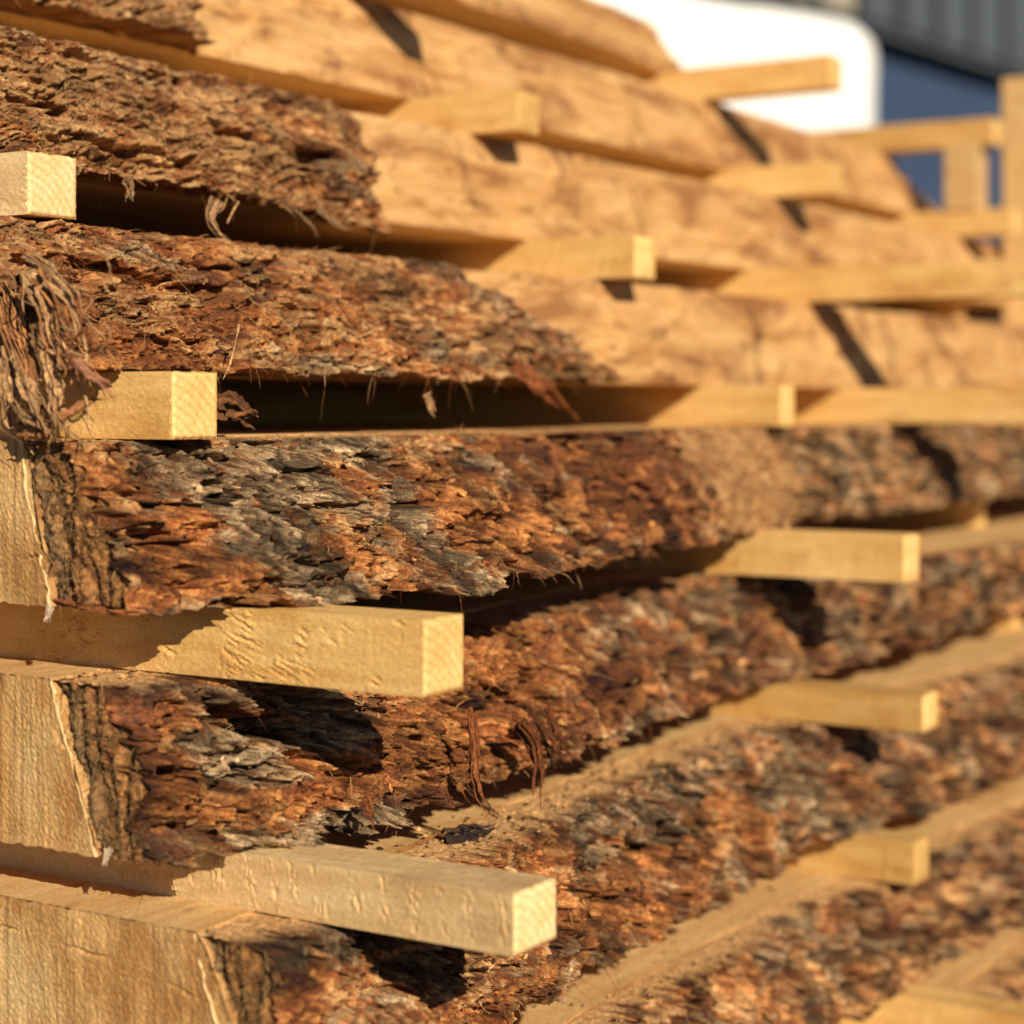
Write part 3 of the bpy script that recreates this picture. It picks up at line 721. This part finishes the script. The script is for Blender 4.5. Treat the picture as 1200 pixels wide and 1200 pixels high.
# ------------------------------------------------------------------ spacer sticks
def stick(u, v, z, h, w, label, pale=False, back=1.0, fine=False, seed=0, skew=0.0, rough=1., mode='diag'):
    """sawn pine stick between two slabs: end at y=-v, running back into the stack"""
    y0 = -v; y1 = back
    loc = (u, y0, ZC + z - h / 2)
    st = .00065 if fine else .004
    nearL = .24 if fine else .3
    ys = np.concatenate([np.arange(0, nearL, st), np.arange(nearL, y1 - y0, .03), [y1 - y0]])
    per = []
    step = .0007 if fine else .006
    cz = np.linspace(0, h, max(4, int(h / step))); cx = np.linspace(-w / 2, w / 2, max(4, int(w / (step * 2))))
    pts = [(-w / 2, a, 0) for a in cz] + [(a, h, 1) for a in cx[1:-1]] + [(w / 2, a, 2) for a in cz[::-1]] + [(a, 0, 3) for a in cx[::-1][1:-1]]
    pts.append(pts[0])
    px = np.array([p[0] for p in pts]); pz = np.array([p[1] for p in pts]); sd = np.array([p[2] for p in pts])
    Y = np.repeat(ys[:, None], len(pts), 1); X = np.repeat(px[None], len(ys), 0); Z = np.repeat(pz[None], len(ys), 0)
    # saw tooth chatter on the sides
    front = (sd == 0) | (sd == 2)
    band = .12 + .88 * sm(-.1, .45, fbm(Y / .017 + Z / .045, Z / .06, 3, seed + 3))
    if mode == 'diag':
        bb = sm(-.05, .4, fbm(Y / .02 + Z / .05, Z / .03, 3, seed + 3)) * sm(-.5, .4, fbm(Y / .006, Z / .005, 2, seed + 4))
        tear = .0021 * bb * np.minimum(fbm((Y + .5 * Z) / .010, (Z - .42 * Y) / .0017, 3, seed + 7), .25)
    else:
        bb = sm(.1, .8, np.sin(Y / .0125 * 6.283 + 3 * pn(Y / .03, Z / .05, seed + 5) - Z * 60)) * sm(-.4, .3, fbm(Y / .012, Z / .008, 2, seed + 4))
        tear = .0017 * bb * np.minimum(fbm((Y - .2 * Z) / .0018, (Z + .1 * Y) / .0045, 3, seed + 7), .25)
    rel = rough * tear + rough * .00006 * pn(Y / .0022, Z / .03, seed + 8) + .00012 * fbm(Y / .003, Z / .0015, 3, seed + 9) + .00022 * fbm(Y / .03, Z / .03, 2, seed + 12)
    edge = np.clip(np.minimum(Z, h - Z) / .0015, .15, 1)
    X = X + np.where(front[None], np.sign(px)[None] * rel * edge, 0)
    top = (sd == 1)
    Z = Z + np.where(top[None], .0003 * fbm(X / .004, Y / .006, 3, seed + 15) - .0003, 0)
    X = X + skew * Y
    # worn arris at the end
    V = np.stack([X + u, Y + y0, Z + loc[2]], -1)
    n, m = V.shape[:2]
    root = empty('spacer_stick', loc, label, 'spacer stick', 'spacer sticks between the slabs')
    mt = M_STICK_PALE if pale else M_STICK
    mesh_np('stick', V, gridq(n, m, flip=True), mt, root, loc, smooth=False)
    # sawn end face
    na, nb2 = (40, 40) if fine else (8, 8)
    a = np.linspace(-w / 2, w / 2, na); b = np.linspace(0, h, nb2)
    Aa, Bb = np.meshgrid(a, b, indexing='ij')
    ef = np.clip(np.minimum(w / 2 - np.abs(Aa), np.minimum(Bb, h - Bb)) / .0012, 0, 1)
    dy = .0009 * (1 - ef) ** 2 + ef * .00025 * fbm(Aa / .0016, Bb / .002, 3, seed + 21)
    rag = .0006 * (1 - ef)
    EV = np.stack([Aa + u + rag * pn(Bb / .0015, Aa / .003, seed + 2), y0 + dy - .0006 * ef, Bb + loc[2] + rag * pn(Aa / .0015, Bb / .003, seed + 4) * .6], -1)
    mesh_np('end_face', EV, gridq(na, nb2), M_STICK_PALE_END if pale else M_STICK_END, root, loc, smooth=True)
    a2 = np.array([[u - w / 2 + skew * (y1 - y0), y1, loc[2]], [u + w / 2 + skew * (y1 - y0), y1, loc[2]], [u + w / 2 + skew * (y1 - y0), y1, loc[2] + h], [u - w / 2 + skew * (y1 - y0), y1, loc[2] + h]])
    mesh_np('end_face', a2, [(0, 3, 2, 1)], mt, root, loc, smooth=False)
    return root

G = {-2: (.267, .026), -1: (.178, .025), 0: (.08925, .0255), 1: (0., .026), 2: (-.0885, .027), 3: (-.176, .021), 4: (-.264, .025), 5: (-.3515, .025)}
sticks = [
    (0, .583, -.577, .027, True, 'pale spacer stick with its square end at the left edge, under the frayed bark', 1),
    (1, .583, -.501, .026, False, 'spacer stick end at left with bark strips hanging across it', 1),
    (2, .584, -.386, .025, False, 'long yellow spacer stick sticking out below the scaly middle slab', 1),
    (3, .584, -.348, .028, True, 'pale spacer stick in front at the bottom, half shaded at its left', 1),
    (4, .584, -.40, .027, False, 'spacer stick at the near end below the bottom left slab', 0),
    (5, .584, -.40, .027, False, 'spacer stick at the near end above the lowest slab', 0),
    (-1, .583, -.622, .027, False, 'spacer stick above the shaggy slab at the top left corner', 0),
    (-2, .66, -.70, .027, False, 'spacer stick under the near part of the thin top slab', 0),
    (-2, .985, -.648, .019, False, 'spacer stick under the thin top slab, casting a long slanted shadow', 0),
    (-1, 1.017, -.617, .026, False, 'blurred spacer stick at top centre above the knotty bare slab', 0),
    (0, 1.046, -.552, .026, False, 'spacer stick in the centre under the knotty bare slab', 0),
    (1, 1.156, -.508, .022, False, 'spacer stick with a thin bright end, above the orange patch of bark', 0),
    (2, 1.093, -.402, .025, False, 'spacer stick at right of the middle, below the orange patch of bark', 0),
    (3, 1.089, -.389, .026, False, 'spacer stick at right with a squarish bright end, above the lower bark slabs', 0),
    (4, 1.096, -.397, .024, False, 'short spacer stick end at lower right between two bark slabs', 0),
    (5, 1.09, -.29, .025, False, 'spacer stick at the bottom right corner cut by the frame', 0),
    (0, 1.355, -.37, .026, False, 'long spacer stick running out of the right edge, upper one', 0),
    (1, 1.385, -.40, .026, False, 'long spacer stick running out of the right edge, lower one', 0),
    (-1, 1.445, -.594, .025, False, 'spacer stick at upper right with a small bright end', 0),
    (-2, 1.475, -.608, .025, False, 'topmost spacer stick, against the white cover', 0),
    (2, 1.60, -.53, .025, False, 'far spacer stick under the scaly middle slab', 0),
    (3, 1.60, -.50, .025, False, 'far spacer stick under the slab with charred plates', 0),
    (4, 1.60, -.46, .025, False, 'far spacer stick at the lower right', 0),
    (5, 1.60, -.45, .025, False, 'far spacer stick above the lowest slab', 0),
    (-2, 1.875, -.605, .026, False, 'far spacer stick resting on an upright block near the stake', 0),
    (-1, 1.870, -.585, .026, False, 'far spacer stick at the foot of the upright block', 0),
    (0, 1.87, -.64, .026, False, 'far spacer stick at the right edge, under the far end of the knotty slab', 0),
    (1, 1.87, -.60, .026, False, 'far spacer stick at the right edge above the scaly slab', 0),
]
for i, (g, u, v, w, pale, lab, fn) in enumerate(sticks):
    stick(u - .012, v, G[g][0], G[g][1], w, lab, pale, fine=bool(fn), seed=200 + i * 13, rough=(.25, .15, 1., .8)[i] if i < 4 else .5, mode='vert' if g == 3 else 'diag')

# upright block and leaning stake at the far end
blk = box('upright_block', (1.842, .618, ZC + .1905), (1.874, .652, ZC + .254), M_STICK_PALE, None, (1.858, .635, ZC + .1905), .0015)
blk.location = (1.858, .635, ZC + .1905)
tag(blk, 'short upright wooden block propping a far spacer stick', 'wood block')
stk = box('timber_stake', (-.021, -.021, 0), (.021, .021, .93), M_WOOD, None, None, .002)
stk.location = camw(.532, 1.985, 0) ; stk.rotation_euler = (0, math.radians(-1.2), 0)
tag(stk, 'upright wooden stake standing at the far end of the stack, right edge', 'stake')

# ------------------------------------------------------------------ loose bark strips
def strip(name, pts, width, thick, col, parent=None, loc=(0, 0, 0), seed=0, n=40, nb=None):
    """a torn ribbon of bark: a bundle of flat fibrous strands that split and fray towards the tip"""
    r = np.random.default_rng(seed)
    p = np.array(pts, float); tt = np.linspace(0, 1, len(p)); t = np.linspace(0, 1, n)
    if nb is None: nb = 1 if width < .0009 else int(min(5, 2 + width / .0009))
    L0 = np.stack([np.interp(t, tt, p[:, k]) for k in range(3)], 1)
    for _ in range(4): L0[1:-1] = .25 * L0[:-2] + .5 * L0[1:-1] + .25 * L0[2:]
    tg = np.gradient(L0, axis=0); tg /= np.linalg.norm(tg, axis=1, keepdims=True) + 1e-9
    side = np.cross(tg, np.array([-.45, -.75, .2])); side /= np.linalg.norm(side, axis=1, keepdims=True) + 1e-9
    nor = np.cross(side, tg)
    VV, QQ, CC = [], [], []; off = 0; k = 6
    an = np.arange(k) * 2 * np.pi / k
    for b in range(nb):
        o = (b / max(1, nb - 1) - .5) * 2 if nb > 1 else 0
        fray = r.normal(0, .5); ln = 1 if b == nb // 2 else .55 + .45 * r.random()
        te = t * ln
        Lb = np.stack([np.interp(te, t, L0[:, q]) for q in range(3)], 1)
        sd_ = np.stack([np.interp(te, t, side[:, q]) for q in range(3)], 1); nr_ = np.stack([np.interp(te, t, nor[:, q]) for q in range(3)], 1)
        lat = width * .8 * o * (1 - .35 * te) + width * fray * te ** 2 + width * .5 * fbm(t * 3, t * 0 + b, 3, seed + b)
        dep = width * .45 * (r.normal(0, .5) + fbm(t * 2.5, t * 0 + b + .5, 3, seed + 40 + b)) + width * .8 * max(0, r.normal(0, .5)) * te ** 2
        Lb = Lb + sd_ * lat[:, None] + nr_ * dep[:, None]
        tw = 1.2 * fbm(t * 2, t * 0, 2, seed + 9 + b) + r.normal(0, .4)
        s2 = sd_ * np.cos(tw)[:, None] + nr_ * np.sin(tw)[:, None]; n2 = -sd_ * np.sin(tw)[:, None] + nr_ * np.cos(tw)[:, None]
        w = (width if nb == 1 else width * (1.3 / nb + .45 * r.random() ** 2)) * (1 - .85 * t ** 3) * np.clip(1 + .9 * fbm(t * 6, t * 0 + b, 4, seed + 5, gain=.65), .25, 2)
        th = np.minimum(thick, w * .25) * (1 + .4 * fbm(t * 9, t * 0 + b, 3, seed + 15))
        P = Lb[:, None] + (w[:, None] * np.cos(an)[None])[..., None] * s2[:, None] + (th[:, None] * np.sin(an)[None])[..., None] * n2[:, None]
        i, j = np.meshgrid(np.arange(n - 1), np.arange(k), indexing='ij')
        QQ.append(np.stack([i * k + j, i * k + (j + 1) % k, (i + 1) * k + (j + 1) % k, (i + 1) * k + j], -1).reshape(-1, 4) + off); off += n * k
        VV.append(P.reshape(-1, 3))
        c = np.asarray(col) * (.55 + .8 * r.random()) * (1 + .6 * fbm(t[:, None] * 4, an[None] * 1.4 + b, 4, seed + 25))[..., None]
        CC.append(c.reshape(-1, 3))
    return mesh_np(name, np.concatenate(VV), np.concatenate(QQ), M_BARK, parent, loc, cols=np.clip(np.concatenate(CC), .02, .8), smooth=True)

DB = SURF['B']
SHRED = np.array((.52, .305, .15)); DKSH = np.array((.34, .15, .062))
shreds = [   # photo-scale outlines of the strips hanging off the end of the reddish slab, on planes just proud of it
    ([(28, 318), (48, 350), (58, 395), (70, 430)], .545, .0042, SHRED), ([(40, 325), (70, 360), (88, 410), (100, 455)], .543, .0030, DKSH),
    ([(52, 330), (82, 352), (98, 400), (106, 452)], .541, .0016, SHRED), ([(45, 335), (62, 380), (70, 420), (74, 436)], .539, .0034, SHRED * 1.15),
    ([(10, 405), (14, 440), (20, 480), (34, 505)], .541, .0034, SHRED), ([(22, 415), (34, 450), (48, 485), (58, 512)], .539, .0040, SHRED * .9),
    ([(58, 430), (64, 460), (68, 495), (66, 520)], .540, .0040, SHRED * 1.1), ([(88, 420), (105, 440), (124, 452), (140, 468)], .538, .0024, np.array((.33, .15, .09))),
    ([(72, 492), (92, 478), (112, 470), (138, 468)], .540, .0022, DKSH), ([(76, 500), (92, 490), (102, 482), (106, 500)], .541, .0012, SHRED),
    ([(6, 330), (20, 360), (26, 400), (22, 430)], .546, .0045, DKSH), ([(0, 350), (8, 390), (30, 440), (40, 490)], .543, .0032, DKSH * .9),
    ([(30, 395), (40, 430), (38, 470), (52, 505)], .544, .0040, DKSH), ([(46, 380), (54, 420), (56, 470), (72, 508)], .545, .0036, SHRED * .7),
    ([(2, 420), (6, 460), (12, 495), (28, 516)], .540, .0038, SHRED * .8), ([(80, 405), (82, 425), (84, 440), (82, 452)], .536, .0014, np.array((.4, .17, .08))),
    ([(94, 445), (100, 465), (104, 485), (100, 506)], .537, .0007, SHRED), ([(34, 300), (60, 318), (84, 345), (92, 385)], .547, .0036, SHRED * .85),
    ([(60, 505), (44, 500), (26, 508), (10, 515)], .541, .0050, DKSH), ([(14, 470), (30, 490), (54, 500), (74, 515)], .5385, .0026, SHRED * .6),
]
for i, (pp, u, w, c) in enumerate(shreds):
    pts = [at_u(px, py, u - .0235 - .004 * math.sin(k * 1.3 + i)) for k, (px, py) in enumerate(pp)]
    strip('bark_strip', pts, w * .72, max(.0003, w * .05), c, DB['bark'], DB['loc'], seed=300 + i * 7)
rs = np.random.default_rng(8)
for i in range(34):          # finer torn fibres among the strips
    x0, y0 = 130 * rs.random() ** 1.3, 300 + 180 * rs.random(); a = rs.normal(.9, .7); ln = 25 + 60 * rs.random()
    pp = [(x0 + ln * t * math.cos(a + t * rs.normal(0, .6)) * .8, min(522, y0 + ln * t * abs(math.sin(a)))) for t in (0, .35, .7, 1)]
    strip('bark_strip', [at_u(px, py, .517 - .006 * rs.random() + .004 * math.sin(k + i)) for k, (px, py) in enumerate(pp)], .0003 + .0006 * rs.random() ** 2, .0002, (SHRED if i % 3 else DKSH) * (.7 + .5 * rs.random()), DB['bark'], DB['loc'], seed=1300 + i * 11, n=18)
# dark fibrous chunk squeezed beside that stick
strip('bark_strip', [at_v(246, 476, -.535), at_v(262, 478, -.533), at_v(282, 482, -.53), at_v(300, 490, -.528)], .0062, .0010, np.array((.20, .085, .035)), DB['bark'], DB['loc'], seed=611)
for i, (pp, v, w) in enumerate([([(280, 380), (275, 405), (270, 425), (262, 445)], -.516, .0006), ([(500, 460), (503, 470), (506, 480), (508, 490)], -.515, .0016),
                                ([(600, 425), (630, 445), (655, 465), (672, 482)], -.53, .006)]):
    strip('bark_strip', [at_v(px, py, v) for px, py in pp], w, w * .5, SHRED if i < 2 else RUST * .9, DB['bark'], DB['loc'], seed=620 + i * 5)
DZ = SURF['Z']
for i, (pp, v, w) in enumerate([([(252, 232), (244, 248), (248, 268), (266, 288)], -.585, .0017), ([(258, 236), (246, 256), (258, 274), (272, 292)], -.583, .0013),
                                ([(266, 232), (262, 244), (252, 252), (248, 262)], -.584, .0005), ([(280, 236), (272, 248), (268, 258), (266, 262)], -.585, .0005),
                                ([(148, 206), (150, 214), (150, 226), (149, 238)], -.582, .0022),
                                ([(345, 245), (360, 258), (368, 268), (372, 278)], -.59, .0007), ([(372, 245), (388, 258), (400, 266), (412, 268)], -.59, .0012),
                                ([(380, 250), (392, 262), (402, 268), (408, 272)], -.591, .0009), ([(330, 240), (350, 256), (365, 262), (376, 280)], -.592, .0008)]):
    strip('bark_strip', [at_v(px, py, v) for px, py in pp], w, w * .5, SHRED * (.8 if i % 2 else .6), DZ['bark'], DZ['loc'], seed=640 + i * 5, n=18)
DC = SURF['C']
for i, (pp, v, w) in enumerate([([(553, 842), (556, 880), (556, 910), (562, 935), (578, 962)], -.438, .0020), ([(612, 845), (630, 870), (634, 905), (631, 948)], -.437, .0018),
                                ([(600, 840), (622, 848), (636, 868), (640, 912)], -.439, .0014), ([(604, 850), (618, 872), (626, 890), (630, 905)], -.441, .0012),
                                ([(428, 935), (432, 950), (436, 962), (434, 974)], -.436, .0026), ([(640, 830), (652, 860), (665, 880), (684, 893)], -.447, .0022),
                                ([(548, 830), (556, 862), (552, 885), (556, 905)], -.440, .0012), ([(620, 835), (645, 865), (655, 885), (672, 893)], -.445, .0018)]):
    strip('bark_strip', [at_v(px, py, v) for px, py in pp], w, w * .55, RUST * (.55 if i % 2 else .75), DC['bark'], DC['loc'], seed=690 + i * 5)
# tiny pale splinters hanging at the corners of the cut ends
for D, px, py, dx in ((SURF['A'], 58, 712, 10), (SURF['C'], 126, 996, 16)):
    for k in range(2):
        a = at_u(px + k * dx / 4, py - 2, .5235)
        b = a + np.array([-.002, -.002 * random.random(), -.004 - .004 * random.random()])
        strip('splinter', [a, (a + b) / 2 + np.array([0, .001 * (k % 2), 0]), b], .0009, .0004, (.55, .42, .32), D['bark'], D['loc'], seed=720 + k, n=8)

cz = ZC - .1850
chip = strip('bark_chip', [(.690, .4655, cz), (.697, .4610, cz + .001), (.704, .4560, cz + .0012), (.710, .4525, cz)], .0042, .0012, CHAR * 1.3, None, (0, 0, 0), seed=77, n=14, nb=6)
tag(chip, 'small dark bark chip lying on the sawn top behind the pale front stick', 'bark chip')

# bark crumbs and sawdust lying on the sawn tops
def crumbs(name, key, u0, u1, ya, yb, z, n, seed, parent, loc):
    r = np.random.default_rng(seed); VV, TT, CC = [], [], []; off = 0
    for _ in range(n):
        L = .0005 + .0016 * r.random() ** 3
        c = np.array([u0 + (u1 - u0) * r.random(), ya + (yb - ya) * r.random(), z + L * .4])
        v = r.normal(0, 1, (6, 3)); v = np.array([[1, 0, 0], [-1, 0, 0], [0, .7, 0], [0, -.7, 0], [0, 0, .5], [0, 0, -.5]]) * L * (1 + .3 * r.normal(0, 1, (6, 1)))
        th = r.random() * 6.28; ro = np.array([[math.cos(th), -math.sin(th), 0], [math.sin(th), math.cos(th), 0], [0, 0, 1]])
        VV.append(v @ ro.T + c)
        TT.append(np.array([(0, 2, 4), (2, 1, 4), (1, 3, 4), (3, 0, 4), (2, 0, 5), (1, 2, 5), (3, 1, 5), (0, 3, 5)]) + off); off += 6
        CC.append(np.tile((TAN if r.random() < .6 else BRWN) * (.6 + .7 * r.random()), (6, 1)))
    o = mesh_np(name, np.concatenate(VV), None, M_BARK, parent, loc, cols=np.concatenate(CC), smooth=False, T=np.concatenate(TT))
    o['kind'] = 'stuff'
crumbs('bark_crumbs', 'D', .60, 1.15, .44, .50, ZC - .1866, 700, 5, SURF['D']['bark'], SURF['D']['loc'])
crumbs('bark_crumbs', 'E', .70, 1.2, .42, .48, ZC - .2766, 250, 6, SURF['E']['bark'], SURF['E']['loc'])
crumbs('bark_crumbs', 'C', .53, .62, .50, .53, ZC - .1021, 120, 7, SURF['C']['bark'], SURF['C']['loc'])

# ------------------------------------------------------------------ background: clad building, white cover
M_BLUE = plain('blue_wall_paint', (.038, .066, .135), .6, 2, .08)
M_CLAD = plain('dark_grey_cladding', (.075, .092, .110), .6, 2, .1)
M_BEIG = plain('beige_cladding', (.36, .33, .26), .7, 2, .08)
M_GAP = plain('dark_backing', (.012, .018, .026), .6, 2, .1)
M_WHITE = plain('white_sheet', (.82, .83, .85), .55, 3, .03)
ang = math.radians(38.5)
p0 = camw(1.97, 9.0, 0)
bd = empty('building', tuple(p0), 'blue walled building with dark ribbed upper cladding, blurred at top right', 'building')
bd.rotation_euler = (0, 0, math.radians(32) - ang)      # local x runs along the wall, away to the right
def bbox(name, lo, hi, mat, bev=0):
    o = box(name, lo, hi, mat, bd, None, bev); return o
bbox('wall', (-6, .10, 0), (12, 4.0, 2.24), M_BLUE)
bbox('upper_wall', (-6, .02, 2.243), (12, 4.0, 5.2), M_GAP)
bbox('gutter', (-6, -.02, 2.225), (12, .018, 2.255), M_CLAD, .006)
me_d = me_b = None
for k in range(-15, 31):
    x = k * .37 + .02
    o = bbox('cladding_panel', (x, -.03, 2.27), (x + .25, .017, 5.2), M_BEIG if k < -2 else M_CLAD, .012)
bbox('roof', (-6.2, -.4, 5.2), (12.2, 4.3, 5.35), M_GAP)

def white_cover():
    c = camw(.985, 5.0, 0)
    root = empty('covered_stack', tuple(c), 'bright white sheet covering a stack behind the timber, rounded corner at right', 'cover')
    root.rotation_euler = (0, 0, math.radians(32 - 57))
    # rounded, slightly sagging cover: local x to the left is negative
    L, Dp, H, R = 2.9, 1.2, 1.60, .10
    xs = np.linspace(-L, 0, 60); prof = []
    prof = [(0, z) for z in np.linspace(.12, H - R, 14)] + [(R - R * math.cos(a), H - R + R * math.sin(a)) for a in np.linspace(.15, math.pi / 2, 8)] \
        + [(y, H) for y in np.linspace(R + .05, Dp - R - .05, 8)] + [(Dp - R + R * math.sin(a), H - R + R * math.cos(a)) for a in np.linspace(0, 1.45, 8)] + [(Dp, z) for z in np.linspace(H - R - .02, .12, 14)]
    P = np.zeros((60, len(prof), 3))
    for i, x in enumerate(xs):
        e = min(1, (0 - x) / .12, (x + L) / .12); e = max(e, 0); sh = .10 * (1 - math.sqrt(max(0, 1 - (1 - e) ** 2)))
        for j, (y, z) in enumerate(prof):
            yy = Dp / 2 + (y - Dp / 2) * (1 - sh / (Dp / 2)); zz = z - sh * (z / H) ** 4
            P[i, j] = (x, yy, zz)
    n1 = fbm(P[..., 0] / .3, (P[..., 1] + P[..., 2]) / .5, 3, 77)
    P[..., 1] += .012 * n1; P[..., 2] -= .01 * np.abs(n1) * (P[..., 2] / H)
    V = P.reshape(-1, 3); m = len(prof); Q = gridq(60, m)
    caps = []
    k = len(V)
    V = np.concatenate([V, [[0, Dp / 2, .12], [-L, Dp / 2, .12]]])
    T = [((59) * m + j, (59) * m + j + 1, k) for j in range(m - 1)] + [(j + 1, j, k + 1) for j in range(m - 1)]
    mesh_np('sheet', V, Q, M_WHITE, root, None, T=T)
    for k in range(3):
        x = -.4 - k * 1.05
        box('bearer', (x - .06, .03, 0), (x + .06, Dp - .03, .125), M_WOOD, root, None, .004)
white_cover()
